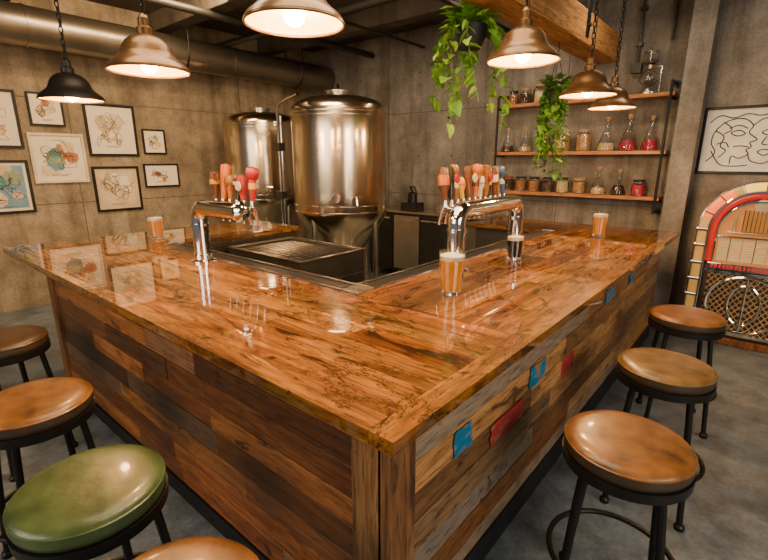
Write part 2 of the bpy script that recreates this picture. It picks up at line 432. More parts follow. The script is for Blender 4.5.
m.box(-3.76,-1.5,1.58,1.60,.05,1.02); m.box(-3.78,-3.76,1.6,3.0,.05,1.02); m.box(-1.56,-1.5,1.6,4.5,.05,1.02)
m.build('inner_liner',M['steel'],bar)
m=MB()
sx0,sx1,sy0,sy1,sz=-3.6,-1.75,1.62,2.02,.80
m.box(sx0,sx1,sy0,sy1,.5,.53)
m.box(sx0,sx1,sy0,sy0+.04,.53,sz);m.box(sx0,sx1,sy1-.04,sy1,.53,sz);
for x in (sx0,-2.6,sx1-.04): m.box(x,x+.04,sy0,sy1,.53,sz)
for x in (sx0+.05,sx1-.05):
    for y in (sy0+.05,sy1-.05): m.tube([(x,y,0),(x,y,.5)],.02,8)
m.tube([(-2.3,1.66,.8),(-2.3,1.66,.98),(-2.3,1.72,1.02),(-2.3,1.82,1.02),(-2.3,1.84,.97)],.014,8)
m.build('underbar_sink_basins',M['steel'],bar,bevel=.003)

def bench(name,x0,x1,y0,y1,z,doors):
    g=empty(name)
    m=MB(); m.box(x0+.02,x1-.02,y0+.02,y1-.02,.12,z-.03); m.build('cabinet',M['darksteel'],g)
    m=MB(); m.box(x0,x1,y0,y1,z-.03,z); m.build('worktop',M['steel'],g,bevel=.004)
    w=(x1-x0-.06)/doors
    for par,mt in ((0,M['darksteel']),(1,M['steel'])):
        m=MB()
        for i in range(par,doors,2):
            a=x0+.03+i*w; m.box(a+.01,a+w-.01,y0+.0,y0+.02,.16,z-.06)
        m.build('doors',mt,g,bevel=.004)
    m=MB()
    for i in range(doors):
        a=x0+.03+i*w; m.box(a+.04,a+w-.04,y0-.03,y0-.012,z-.12,z-.10); m.box(a+.05,a+.07,y0-.02,y0,z-.12,z-.10); m.box(a+w-.07,a+w-.05,y0-.02,y0,z-.12,z-.10)
    m.build('handles',M['chrome'],g)
    m=MB()
    for x in (x0+.05,x1-.05):
        for y in (y0+.05,y1-.05): m.tube([(x,y,0),(x,y,.13)],.02,8)
    m.build('feet',M['black'],g)
bench('back_bar_cooler',-4.75,-2.75,5.25,5.9,1.02,4)
g=empty('beer_pump')
m=MB()
m.box(-4.25,-4.0,5.45,5.7,1.02,1.12); m.lathe([(.07,0),(.07,.14),(.04,.16),(0,.16)],20,(-4.12,5.57,1.12)); m.tube([(-4.12,5.57,1.28),(-4.12,5.5,1.36),(-4.0,5.45,1.36),(-3.95,5.45,1.25)],.012,8)
m.build('pump_body',M['darksteel'],g,smooth=True)
g=empty('glass_washer')
m=MB(); m.box(-3.55,-3.15,5.35,5.75,1.02,1.14); m.tube([(-3.5,5.4,1.14),(-3.5,5.4,1.24),(-3.2,5.4,1.24),(-3.2,5.4,1.14)],.01,8)
m.tube([(-3.35,5.6,1.14),(-3.35,5.6,1.4),(-3.35,5.5,1.44),(-3.35,5.44,1.38)],.012,8)
m.build('washer_body',M['steel'],g,bevel=.004)
g=empty('ice_bin')
bx0,bx1,by0,by1,bz=-3.62,-2.62,2.15,2.85,.99
m=MB(); m.box(bx0,bx1,by0,by1,.25,.80)
m.box(bx0,bx0+.05,by0,by1,.8,bz);m.box(bx1-.05,bx1,by0,by1,.8,bz);m.box(bx0+.05,bx1-.05,by0,by0+.05,.8,bz);m.box(bx0+.05,bx1-.05,by1-.05,by1,.8,bz)
m.build('bin_body',M['darksteel'],g,bevel=.004)
m=MB()
for i in range(14):
    x=bx0+.09+i*.06; m.tube([(x,by0+.05,bz-.02),(x,by1-.05,bz-.02)],.006,6)
m.box(bx0-.005,bx1+.005,by0-.012,by0+.02,bz,bz+.008); m.box(bx0-.005,bx1+.005,by1-.02,by1+.012,bz,bz+.008)
m.box(bx0-.005,bx0+.02,by0+.02,by1-.02,bz,bz+.008); m.box(bx1-.02,bx1+.005,by0+.02,by1-.02,bz,bz+.008)
m.build('rack_and_rim',M['steel'],g)
m=MB()
for x in (bx0+.05,bx1-.05):
    for y in (by0+.05,by1-.05): m.tube([(x,y,0),(x,y,.26)],.02,8)
m.build('legs',M['steel'],g)

# ---------------------------------------------------------------- brew tanks
def tank(x,y,r,rot,pipe=True):
    g=empty('brewing_tank',(x,y,0),rot)
    zc,zt,zd=1.19,2.25,2.42
    pr=[(0,.40),(.05,.40),(.055,.46)]
    pr+=[(.055+(r-.055)*t,.46+(zc-.06-.46)*t) for t in (.25,.5,.75,.95)]+[(r-.006,zc-.035),(r,zc)]
    pr+=[(r,zc+(zt-zc)*t) for t in (.25,.5,.75,1)]
    for i in range(1,9):
        a=pi/2*i/8; pr.append((r*math.cos(a)**.75 if i<8 else 0.0,zt+(zd-zt)*math.sin(a)))
    lathe('vessel',pr,M['tank'],g,seg=64)
    m=MB()
    for z in (zc,zc+.07,zt-.02,zt-.06): m.tube(circle(r+.001,z,64),.005,6,True)
    m.lathe([(.13,zd-.06),(.13,zd+.03),(.155,zd+.03),(.155,zd+.045),(.05,zd+.06),(0,zd+.06)],32)
    m.build('bands_and_hatch',M['steel'],g,smooth=True)
    m=MB()
    for k in range(4):
        a=pi/4+k*pi/2; px,py=(r-.05)*math.cos(a),(r-.05)*math.sin(a)
        m.tube([(px,py,0),(px,py,zc+.02)],.032,12); m.tube([(px,py,0),(px,py,.03)],.06,12)
    for k in range(4):
        a=pi/4+k*pi/2;b=a+pi/2
        m.tube([((r-.05)*math.cos(a),(r-.05)*math.sin(a),.35),((r-.05)*math.cos(b),(r-.05)*math.sin(b),.35)],.014,8)
    m.build('legs',M['steel'],g,smooth=True)
    m=MB()
    m.tube([(0,0,.42),(0,0,.25),(0,-.05,.2),(0,-.5,.2)],.025,10); m.tube([(-.05,-.5,.2),(.05,-.5,.2)],.03,10)
    m.tube([(.10,-r+.02,1.34),(.10,-r-.08,1.34),(.10,-r-.10,1.28)],.013,8)
    m.tube([(.06,-r-.06,1.37),(.14,-r-.06,1.37)],.009,8)
    m.lathe([(0,0),(.045,0),(.045,.03),(0,.03)],20,(-.12,-r-.0,1.35),Matrix.Rotation(pi/2,4,'X'))
    if pipe:
        P=Matrix.Rotation(-rot-.70,3,'Z')
        q=[(-r-.06,0,.5),(-r-.06,0,zd+.03),(-r-.03,0,zd+.09),(-.12,0,zd+.13),(-.04,0,zd+.10),(0,0,zd+.04)]
        m.tube([P@Vector(v) for v in q],.014,10)
        q=[(-r-.12,.0,1.1),(-r-.12,0,zd-.1),(-r-.06,0,zd-.05)]
        m.tube([P@Vector(v) for v in q],.012,10)
        for z in (.8,1.4,2.0): m.tube([P@Vector((-r-.13,0,z)),P@Vector((-r+.02,0,z))],.012,8)
    m.build('valves_and_pipe',M['chrome'],g,smooth=True)
    return g
tank(-3.80,3.75,.53,.9)
tank(-5.95,4.24,.54,.9,False)
g=empty('transfer_pipework')
m=MB()
m.tube([(-4.9,3.75,0),(-4.9,3.75,2.34),(-4.85,3.75,2.42),(-4.7,3.75,2.46),(-4.5,3.75,2.50)],.018,10)
m.tube([(-5.1,3.95,0),(-5.1,3.95,2.3)],.016,10)
for z in (1.3,1.6,1.9,2.2): m.tube([(-4.9,3.75,z),(-5.1,3.95,z)],.010,8)
m.tube([(-4.9,3.75,.9),(-4.6,3.4,.9),(-4.6,3.4,.5),(-4.6,3.4,0)],.02,10)
m.build('pipes',M['chrome'],g,smooth=True)
m=MB()
for z in (1.3,1.9): m.box(-4.96,-4.84,3.70,3.80,z-.05,z+.05)
m.build('valve_boxes',M['darksteel'],g,bevel=.006)

# ---------------------------------------------------------------- pendants
PEN=46
def pendant(x,y,z,black=False,r=.175):
    g=empty('pendant_lamp',(x,y,z))
    pr=[(r,0),(r*1.015,.006),(r*.96,.022),(r*.82,.042),(r*.70,.060),(r*.645,.078),(r*.60,.100),(r*.51,.124),(r*.38,.141),(r*.25,.149),(r*.20,.153),(r*.20,.180),(r*.14,.188),(r*.14,.222),(.010,.24)]
    m=MB(); m.lathe(pr,48,caps=False)
    m.build('shade',M['black'] if black else M['brass'],g,smooth=True)
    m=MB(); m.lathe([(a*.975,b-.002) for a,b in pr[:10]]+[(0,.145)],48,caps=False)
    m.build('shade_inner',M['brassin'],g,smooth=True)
    tube('rim',circle(r,0,48),.005,M['black'] if black else M['brass'],g,8,True)
    lathe('bulb',[(0,-.012),(.018,-.007),(.034,.008),(.038,.03),(.030,.058),(.018,.08),(.016,.145),(0,.145)],M['bulb'],g,seg=20)
    m=MB(); zt=H-z; k=0; zz=.237
    while zz<zt-.02:
        c=[]
        for i in range(10):
            a=2*pi*i/10; u=.010*math.cos(a); w=.022*math.sin(a)
            c.append((u,0,zz+.018+w) if k%2 else (0,u,zz+.018+w))
        m.tube(c,.0032,5,True); zz+=.034; k+=1
    m.tube([(0.012,0.004,.20),(.014,.004,zt)],.003,6)
    m.lathe([(.05,zt-.025),(.055,zt),(0,zt)],20)
    m.build('chain_and_canopy',M['black'],g)
    L=bpy.data.lights.new('pendant_light','POINT'); L.energy=PEN; L.color=(1,.58,.23); L.shadow_soft_size=.05
    lo=bpy.data.objects.new('lamp_light',L); COL.objects.link(lo); lo.parent=g; lo.location=(0,0,-.03)
for a in [(-3.40,1.05,2.10,True),(-2.31,1.05,2.14,False),(-1.40,1.17,2.21,False),(-1.06,2.34,2.22,False),(-1.04,3.33,2.155,False),(-1.08,4.09,2.14,False)]:
    pendant(*a)

# ---------------------------------------------------------------- stools
def stool(x,y,seat,rot=.4,top=.775,R=.212):
    g=empty('bar_stool',(x,y,0),rot)
    lathe('seat_side',[(0,top-.070),(R-.012,top-.070),(R-.004,top-.062),(R,top-.045),(R-.003,top-.024),(R-.012,top-.018),(0,top-.018)],M['cushion_side'] if seat!=M['vinyl_green'] else seat,g,seg=56)
    lathe('seat_cushion',[(0,top-.024),(R-.006,top-.024),(R-.002,top-.018),(R-.008,top-.009),(R-.022,top-.002),(R-.05,top+.003),(R-.11,top+.005),(0,top+.004)],seat,g,seg=56)
    m=MB(); m.lathe([(R-.02,top-.105),(R+.001,top-.105),(R+.003,top-.068),(R-.02,top-.068)],56)
    m.lathe([(0,top-.108),(.19,top-.108),(.19,top-.070),(0,top-.070)],40)
    m.build('seat_ring',M['black'],g,smooth=True)
    tube('piping',circle(R-.003,top-.021,56),.0045,seat,g,6,True)
    m=MB()
    for k in range(4):
        a=pi/4+k*pi/2; c,s=math.cos(a),math.sin(a)
        m.tube([(.165*c,.165*s,top-.095),(.20*c,.20*s,.40),(.235*c,.235*s,.012)],.0145,12)
        m.lathe([(.022,0),(.024,.02),(.016,.03),(0,.03)],12,(.236*c,.236*s,0))
    m.tube(circle(.225,.26,48),.011,10,True)
    m.build('frame',M['black'],g,smooth=True)
stool(-.248,1.66,M['vinyl_brown'],.2); stool(-.258,2.47,M['vinyl_olive'],.1); stool(-.287,3.42,M['vinyl_brown'],.3)
stool(-.877,.30,M['vinyl_brown'],.5); stool(-1.475,.33,M['vinyl_green'],.2); stool(-2.235,.362,M['vinyl_brown'],.1); stool(-3.20,.44,M['vinyl_dark'],.3)

# ---------------------------------------------------------------- taps
def tower(x,y,rz,L,two,heads,z=1.07):
    g=empty('beer_tap_tower',(x,y,z+.0005),rz)
    h=.37; R=.055; a=.08
    path=[(0,0,0),(0,0,h-a)]+[(a-a*math.cos(t),0,h-a+a*math.sin(t)) for t in [pi/2*i/8 for i in range(1,9)]]
    if two: path+=[(L-a+a*math.sin(t),0,h-a+a*math.cos(t)) for t in [pi/2*i/8 for i in range(0,9)]]+[(L,0,0)]
    else: path+=[(L,0,h)]
    m=MB(); m.tube(path,R,24)
    for px in ([0,L] if two else [0]):
        m.lathe([(.085,0),(.085,.012),(.062,.02),(.062,.05),(.056,.055)],32,(px,0,0)); m.lathe([(.0,.24),(.062,.24),(.062,.26),(0,.26)],32,(px,0,0))
    if not two: m.lathe([(0,-.03),(.062,-.03),(.062,.0),(.03,.02),(0,.02)],24,(L,0,h),Matrix.Rotation(pi/2,4,'Y'))
    n=len(heads); xs=[.02+(L-.04)*(i/(n-1)) if two else .06+(L-.09)*(i/(n-1)) for i in range(n)]
    for px in xs:
        m.tube([(px,0,h),(px,.10,h)],.016,12); m.tube([(px,.07,h),(px,.09,h)],.024,12)
        m.tube([(px,.10,h+.02),(px,.115,h-.01),(px,.135,h-.07),(px,.14,h-.10)],[.018,.017,.011,.010],12)
        m.tube([(px,.10,h),(px,.10,h+.055)],[.016,.010],12)
    m.build('tower_pipe',M['chrome'],g,smooth=True)
    for i,(px,(k,lb)) in enumerate(zip(xs,heads)):
        hh=random.uniform(.19,.275); w=random.uniform(.9,1.05)
        if i%3==0: pr=[(0,.05),(.012,.05),(.016,.065),(.018,.10),(.033*w,.13),(.035*w,hh-.03),(.026,hh-.005),(0,hh)]
        elif i%3==1: pr=[(0,.05),(.013,.05),(.02,.08),(.028*w,hh*.6),(.034*w,hh-.02),(.032*w,hh),(.014,hh+.01),(0,hh+.012)]
        else: pr=[(0,.05),(.014,.05),(.016,.08),(.024,.12),(.024,hh-.06),(.038,hh-.045),(.042,hh-.015),(.034,hh+.01),(0,hh+.022)]
        mt=Matrix.Rotation(random.uniform(-.14,.14),4,'Y')@Matrix.Rotation(random.uniform(-.2,0),4,'X')
        lathe('tap_handle',pr,M[k],g,center=(px,.10,h),seg=16,mtx=mt)
        lab=M[lb]
        rr=.037*w if i%3!=2 else .0255
        if i%3==0: lathe('handle_label',[(rr-.003,.145),(rr,.147),(rr,hh-.055),(rr-.003,hh-.053)],lab,g,center=(px,.10,h),seg=16,mtx=mt)
        if i%3==2: lathe('handle_label',[(rr-.003,.125),(rr,.127),(rr,hh-.08),(rr-.003,hh-.078)],lab,g,center=(px,.10,h),seg=16,mtx=mt)
        if i%3==1: lathe('handle_badge',[(0,-.006),(.026,-.006),(.030,0),(.026,.006),(0,.006)],lab,g,center=(px,.065,h+hh*.72),seg=20,mtx=Matrix.Rotation(pi/2,4,'X'))
tower(-2.90,1.53,0,.50,False,[('brownh','yellow'),('orange','brownh'),('tanh','red'),('blackh','white'),('red','white'),('red','yellow')])
tower(-1.45,2.42,pi/2,.86,True,[('brownh','orange'),('blackh','red'),('tanh','white'),('yellow','red'),('brownh','white'),('orange','brownh'),('white','blue'),('tanh','red'),('blackh','yellow'),('brownh','white'),('tanh','blackh'),('blue','white')])

# ---------------------------------------------------------------- drinks
def pint(x,y,fill,h=.215,rt=.067,rb=.050,z=1.0705,name='pint_of_beer'):
    g=empty(name,(x,y,z))
    t=.003
    lathe('glass',[(0,0),(rb,0),(rb+.002,.01),(rb+.001,.03),(rt,h*.8),(rt+.001,h),(rt-t,h),(rt-t,h*.8),(rb-t,.028),(rb-t,.018),(0,.018)],M['glass'],g,seg=32)
    f=h-.045
    rr=lambda zz:(rb+(rt-rb)*min(1,(zz-.0)/(h*.8)))-t-.0012
    lathe('beer',[(0,.0195),(rb-t-.001,.0195),(rb-t-.001,.028),(rr(f),f),(0,f)],fill,g,seg=32)
    lathe('foam',[(0,f+.0005),(rr(f),f+.0005),(rr(h-.022),h-.024),(rr(h-.022)*.8,h-.018),(0,h-.017)],M['foam'],g,seg=32)
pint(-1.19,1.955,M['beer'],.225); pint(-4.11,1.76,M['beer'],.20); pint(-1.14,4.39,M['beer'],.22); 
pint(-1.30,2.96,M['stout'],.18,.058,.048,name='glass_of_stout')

# ---------------------------------------------------------------- hanging plants
def plant(x,y,zpot,nv,drop,spread,rp=.11,dens=.035,ls=.05,top=H,deep=False):
    g=empty('hanging_pothos',(x,y,0))
    lathe('pot',[(0,zpot-.15),(rp*.65,zpot-.15),(rp*.9,zpot-.08),(rp,zpot),(rp*.9,zpot),(rp*.85,zpot-.02),(0,zpot-.02)],M['blackp'],g,seg=28)
    m=MB()
    for k in range(3):
        a=2*pi*k/3; m.tube([(rp*.95*math.cos(a),rp*.95*math.sin(a),zpot),(0,0,zpot+.35)],.003,5)
    m.tube([(0,0,zpot+.35),(0,0,top)],.004,5); m.build('hanger_cords',M['black'],g)
    vm=MB(); lf=MB()
    pal=[0,0,1] if not deep else [0,2,2]
    def leaf(p,d,s):
        d=Vector(d).normalized(); side=d.cross(Vector((random.uniform(-.4,.4),random.uniform(-.4,.4),1))).normalized(); nn=side.cross(d)
        P=lambda u,v,w: Vector(p)+d*u*s+side*v*s+nn*w*s
        vs=[P(0,0,0),P(-.12,.32,.06),P(.2,.48,.10),P(.65,.36,.04),P(1.2,0,-.22),P(.65,-.36,.04),P(.2,-.48,.10),P(-.12,-.32,.06),P(.45,0,-.04)]
        lf.poly(vs,[[0,1,2,8],[8,2,3],[8,3,4],[8,4,5],[8,5,6],[0,8,6,7]],mi=random.choice(pal))
    for v in range(nv):
        a=2*pi*v/nv+random.uniform(-.3,.3); L=drop*random.uniform(.30,.8) if v%4 else drop*random.uniform(.9,1.1)
        pts=[]; n=14; sp=spread*random.uniform(.5,1)
        for i in range(n):
            t=i/(n-1); rr=rp*.7+sp*min(1,t*2.2)**.6+random.uniform(-.012,.012)
            zz=zpot+.04*math.sin(min(1,t*4)*pi)-L*max(0,t-.08)
            pts.append(Vector((rr*math.cos(a+t*.5),rr*math.sin(a+t*.5),zz)))
        vm.tube(pts,.003,5)
        for i in range(1,n):
            seg=(pts[i]-pts[i-1]).length; k=max(1,int(seg/dens))
            for q in range(k):
                p=pts[i-1].lerp(pts[i],q/k); b=random.uniform(0,2*pi)
                leaf(p,(math.cos(b)+.5*math.cos(a),math.sin(b)+.5*math.sin(a),random.uniform(-1.2,.1)),ls*random.uniform(.7,1.4))
    for i in range(int(70*rp/.11)):
        b=random.uniform(0,2*pi); q=rp*random.uniform(0,1.1)
        leaf((q*math.cos(b),q*math.sin(b),zpot+random.uniform(0,.12)),(math.cos(b),math.sin(b),random.uniform(-.3,.9)),ls*random.uniform(.8,1.5))
    vm.build('vines',M['leaf'],g); lf.build('leaves',[M['leaf'],M['leaf2'],M['leaf3']],g)
plant(-1.92,3.28,2.70,11,.80,.22,.13,.034,.072)
plant(-1.72,4.56,2.36,14,.86,.05,.09,.026,.060,deep=True)

# ---------------------------------------------------------------- pictures
def picture(name,loc,rz,w,h,fr,paper,seed,mat_w=.03,fw=.022,lines=3,lw=.0022,accent=None,ink=None,inner=None,harm=7,nacc=4):
    rnd=random.Random(seed); ink=ink or M['inks']
    g=empty(name,loc,rz)
    m=MB()
    m.box(-w/2,w/2,-.028,0,-h/2,-h/2+fw); m.box(-w/2,w/2,-.028,0,h/2-fw,h/2)
    m.box(-w/2,-w/2+fw,-.028,0,-h/2+fw,h/2-fw); m.box(w/2-fw,w/2,-.028,0,-h/2+fw,h/2-fw)
    m.build('frame',fr,g,bevel=.003)
    box('paper',-w/2+fw,w/2-fw,-.012,-.002,-h/2+fw,h/2-fw,paper,g)
    iw,ih=w/2-fw-mat_w,h/2-fw-mat_w
    if inner: box('print_sheet',-iw,iw,-.0132,-.012,-ih,ih,inner,g)
    if accent:
        m=MB()
        for k in range(nacc):
            cx,cz=rnd.uniform(-.7,.7)*iw,rnd.uniform(-.7,.7)*ih; n=22; ra=rnd.uniform(.18,.40)*min(iw,ih)
            vs=[]
            for i in range(n):
                rr=ra*(1+.45*rnd.random()); vs.append((max(-iw,min(iw,cx+rr*math.cos(2*pi*i/n))),-.0135-.0001*k,max(-ih,min(ih,cz+rr*math.sin(2*pi*i/n)))))
            m.poly(vs,[list(range(n))],mi=k%len(accent))
        m.build('colour_wash',accent,g)
    m=MB()
    for k in range(lines):
        cx,cz=(rnd.uniform(-.6,.6)*iw,rnd.uniform(-.6,.6)*ih); sc=rnd.uniform(.25,.55)
        am=[(rnd.uniform(-1,1)/(q**.9),rnd.uniform(0,6.28),rnd.uniform(-1,1)/(q**.9),rnd.uniform(0,6.28)) for q in range(1,harm)]
        raw=[]
        for i in range(150):
            t=2*pi*i/150; raw.append((sum(A*math.sin(q*t+p) for q,(A,p,B,r) in enumerate(am,1)),sum(B*math.cos(q*t+r) for q,(A,p,B,r) in enumerate(am,1))))
        mx=max(abs(a) for a,b in raw); mz=max(abs(b) for a,b in raw)
        pts=[(max(-iw,min(iw,cx+a/mx*iw*sc)),-.0145,max(-ih,min(ih,cz+b/mz*ih*sc))) for a,b in raw]
        m.tube(pts,lw,4,True)
    # caption lines at the foot of the print
    for k in range(2): m.box(-iw*.5,iw*.5*(1-.4*k),-.0142,-.012,-ih*.93-.012*k,-ih*.93-.012*k+.004)
    m.build('line_drawing',ink,g)
def lp(y0,y1,z0,z1,fr,pp,seed,**k):
    picture('framed_picture',(WX+.002,(y0+y1)/2,(z0+z1)/2),pi/2,y1-y0,z1-z0,fr,pp,seed,**k)
w3=[M['paper3'],M['paper2']]
rb=[mat('wash_rust',(.46,.17,.07),.85),M['paper2'],mat('wash_sage',(.26,.31,.18),.85),mat('wash_teal',(.12,.26,.28),.85)]
lp(.93,1.50,1.87,2.50,M['black'],M['paper'],1,accent=[rb[0],M['paper2'],rb[2]],mat_w=.06,lines=6,ink=M['inkr'],fw=.03,nacc=7)
lp(1.60,1.95,2.13,2.50,M['black'],M['paper'],2,accent=w3+[rb[0]],lines=4,mat_w=.04,nacc=5)
lp(2.16,2.76,1.79,2.43,M['black'],M['paper'],3,lines=9,accent=[M['paper3'],M['paper2']],mat_w=.08,ink=M['inks'],fw=.03,nacc=6,harm=5)
lp(.93,1.50,1.14,1.74,M['black'],M['paper'],4,inner=M['paperb'],mat_w=.03,accent=[M['paper3'],rb[2],rb[3],M['paper2']],lines=6,ink=M['ink'],fw=.03,nacc=8)
lp(1.54,2.11,1.47,2.05,M['wframe'],M['paper'],5,accent=[rb[0],M['paper3'],rb[3],rb[2]],fw=.03,lines=8,mat_w=.05,nacc=7,harm=5)
lp(2.15,2.72,1.08,1.66,M['black'],M['paper2'],6,lines=9,accent=[M['paper']],inner=M['paper3'],mat_w=.05,fw=.03,harm=5)
lp(2.83,3.14,1.82,2.15,M['black'],M['paper'],8,accent=w3,mat_w=.05,lines=4)
lp(2.79,3.28,1.37,1.69,M['black'],M['paper'],9,accent=[M['paper3'],rb[0]],lines=5,mat_w=.05)
def face_picture(loc,w,h):
    g=empty('framed_line_drawing',loc); fw=.028
    m=MB()
    m.box(-w/2,w/2,-.03,0,-h/2,-h/2+fw); m.box(-w/2,w/2,-.03,0,h/2-fw,h/2)
    m.box(-w/2,-w/2+fw,-.03,0,-h/2+fw,h/2-fw); m.box(w/2-fw,w/2,-.03,0,-h/2+fw,h/2-fw)
    m.build('frame',M['black'],g,bevel=.003)
    box('paper',-w/2+fw,w/2-fw,-.012,-.002,-h/2+fw,h/2-fw,M['artwhite'],g)
    m=MB()
    def spl(cp,closed=False):
        out=[]; n=len(cp); P=[Vector((a*w*.5,-.014,b*h*.5)) for a,b in cp]
        rng=range(n) if closed else range(n-1)
        for i in rng:
            p0=P[(i-1)%n] if closed or i>0 else P[0]; p1=P[i]; p2=P[(i+1)%n]; p3=P[(i+2)%n] if closed or i+2<n else P[-1]
            for k in range(8):
                t=k/8; out.append(.5*((2*p1)+(-p0+p2)*t+(2*p0-5*p1+4*p2-p3)*t*t+(-p0+3*p1-3*p2+p3)*t**3))
        if not closed: out.append(P[-1])
        m.tube(out,.0055,5,closed)
    spl([(-.78,-.62),(-.6,-.35),(-.72,-.05),(-.66,.3),(-.4,.58),(-.05,.62),(.16,.42),(.1,.22),(.3,.02),(.16,-.06),(.2,-.2),(.1,-.28),(.16,-.4),(-.02,-.52),(-.2,-.46),(-.22,-.7)])
    spl([(.16,.42),(.4,.62),(.7,.5),(.8,.2),(.72,-.1),(.78,-.4),(.55,-.66),(.25,-.6),(.16,-.4)])
    spl([(-.3,.22),(-.14,.3),(.02,.2),(-.14,.13)],True); spl([(-.36,.36),(-.14,.44),(.06,.34)])
    spl([(.38,.22),(.52,.3),(.66,.2),(.52,.14)],True); spl([(.5,.1),(.42,-.1),(.54,-.14)])
    spl([(.36,-.34),(.5,-.26),(.64,-.34),(.5,-.44)],True); spl([(-.66,.3),(-.45,.12),(-.5,-.15),(-.36,-.3),(-.5,-.5)])
    spl([(-.5,.55),(-.3,.34),(-.46,.2)]); spl([(-.2,-.18),(-.04,-.16),(.16,-.2)])
    spl([(-.82,.55),(-.6,.74),(-.3,.66),(0,.76),(.3,.7),(.6,.76),(.82,.5)]); spl([(-.6,-.1),(-.4,-.05),(-.3,-.2)]); spl([(-.7,-.3),(-.45,-.7),(-.1,-.76),(.2,-.72)])
    m.build('line_drawing',M['ink'],g)
face_picture((-.30,WY-.002,1.93),.72,.66)

# ---------------------------------------------------------------- shelves
g=empty('wall_shelf')
SX0,SX1=-2.92,-.92
SZ=[1.35,1.84,2.42]
m=MB()
for z in SZ: m.box(SX0,SX1,WY-.25,WY-.01,z-.04,z,(.9,.3,.5))
m.build('shelf_boards',M['shelf'],g,bevel=.004)
m=MB()
for x in (SX0+.06,SX1-.03,):
    m.tube([(x,WY-.27,1.18),(x,WY-.27,2.52)],.014,10)
    m.tube([(x,WY-.27,1.18),(x,WY-.01,1.18)],.014,10); m.tube([(x,WY-.27,2.52),(x,WY-.01,2.52)],.014,10)
    for z in SZ: m.tube([(x,WY-.27,z-.052),(x,WY-.0,z-.052)],.011,8)
    for z in (1.18,2.52): m.tube([(x,WY-.02,z),(x,WY,z)],.035,14)
m.build('pipe_brackets',M['black'],g,smooth=True)
def cont(name,rgb): 
    return mat(name,rgb,.6,0,.4,60)
C={'grain':cont('malt_grain',(.50,.27,.08)),'dark':cont('dark_malt',(.08,.035,.012)),'amber':cont('amber_malt',(.36,.14,.03)),
   'red':cont('red_syrup',(.50,.02,.05)),'pale':cont('pale_malt',(.66,.47,.20)),'cork':cont('cork',(.36,.20,.08))}
SY=WY-.135
def jar(x,z,c,r=.055,h=.15,fill=.7,lid='cork'):
    g=empty('glass_jar',(x,SY,z+.0005))
    lathe('jar_glass',[(0,0),(r,0),(r+.002,.006),(r+.002,h-.03),(r*.8,h-.01),(r*.8,h),(r*.8-.003,h),(r*.8-.003,h-.012),(r-.002,h-.032),(r-.002,.006),(0,.006)],M['glass'],g,seg=24)
    lathe('contents',[(0,.007),(r-.003,.007),(r-.003,h*fill),(r*.5,h*fill+.006),(0,h*fill+.008)],C[c],g,seg=24)
    lathe('lid',[(0,h),(r*.86,h),(r*.88,h+.022),(r*.8,h+.026),(0,h+.026)],M[lid] if lid in M else C[lid],g,seg=24)
def flask(x,z,c,r=.08,h=.23,fill=.4):
    g=empty('glass_flask',(x,SY,z+.0005))
    pr=[(0,0),(r*.9,0),(r,.012),(r*.98,.03),(r*.45,h*.58),(r*.27,h*.68),(r*.25,h*.95),(r*.34,h)]
    lathe('flask_glass',pr+[(r*.34-.003,h),(r*.25-.003,h*.95),(r*.27-.003,h*.68),(r*.45-.003,h*.58),(r*.98-.004,.03),(r*.9,.006),(0,.006)],M['glass'],g,seg=24)
    if c:
        zf=h*fill; rf=r*.98+(r*.45-r*.98)*(zf-.03)/(h*.58-.03)-.006
        lathe('contents',[(0,.008),(r*.88,.008),(r*.98-.006,.03),(rf,zf),(0,zf)],C[c],g,seg=24)
    lathe('stopper',[(0,h-.02),(r*.2,h-.02),(r*.28,h+.03),(0,h+.03)],C['cork'],g,seg=16)
z=SZ[1]
flask(-2.76,z,'dark',.085,.27,.3); flask(-2.52,z,'pale',.08,.27,.25); jar(-2.28,z,'pale',.07,.2); jar(-2.05,z,'grain',.09,.21,.85); jar(-1.80,z,'grain',.085,.22,.85)
flask(-1.55,z,'pale',.10,.34,.25); flask(-1.32,z,'red',.10,.36,.3); flask(-1.10,z,'red',.09,.33,.35)
z=SZ[0]
for x,c,l in ((-2.72,'dark','red'),(-2.54,'amber','blackp'),(-2.36,'amber','blackp'),(-2.18,'dark','blackp'),(-2.00,'pale','blackp'),(-1.80,'grain','cork'),): jar(x,z,c,.072,.155,.85,l)
flask(-1.58,z,'pale',.09,.28,.25); flask(-1.36,z,'dark',.085,.26,.4); jar(-1.15,z,'red',.07,.15,.8,'blackp')
z=SZ[2]
jar(-2.72,z,'amber',.06,.14,.8,'blackp'); jar(-2.56,z,'dark',.065,.16); jar(-2.38,z,'pale',.07,.19)
flask(-1.95,z,None,.08,.25)
jar(-1.72,z,'amber',.05,.12)
g=empty('lab_still',(-1.20,SY,z+.0005))
lathe('boiler_glass',[(0,.08),(.05,.09),(.095,.14),(.095,.18),(.05,.23),(.02,.25),(.02,.30),(0.017,.30),(.017,.25),(.047,.228),(.091,.18),(.091,.14),(.048,.094),(0,.085)],M['glass'],g,seg=28)
lathe('upper_glass',[(.02,.27),(.03,.29),(.07,.32),(.072,.42),(.068,.42),(.066,.325),(.025,.295)],M['glass'],g,seg=28)
m=MB(); m.lathe([(0,0),(.10,0),(.10,.02),(.03,.03),(0,.03)],28,(.02,0,0)); m.tube([(.11,0,0.01),(.11,0,.27),(.0,0,.27)],.010,8)
m.lathe([(0,.03),(.035,.03),(.04,.055),(.01,.065),(0,.075)],16); m.lathe([(.0,.255),(.035,.255),(.035,.29),(0,.29)],16); m.tube(circle(.072,.42,28),.005,6,True); m.tube(circle(.096,.16,28),.005,6,True)
m.build('stand',M['steel'],g,smooth=True)

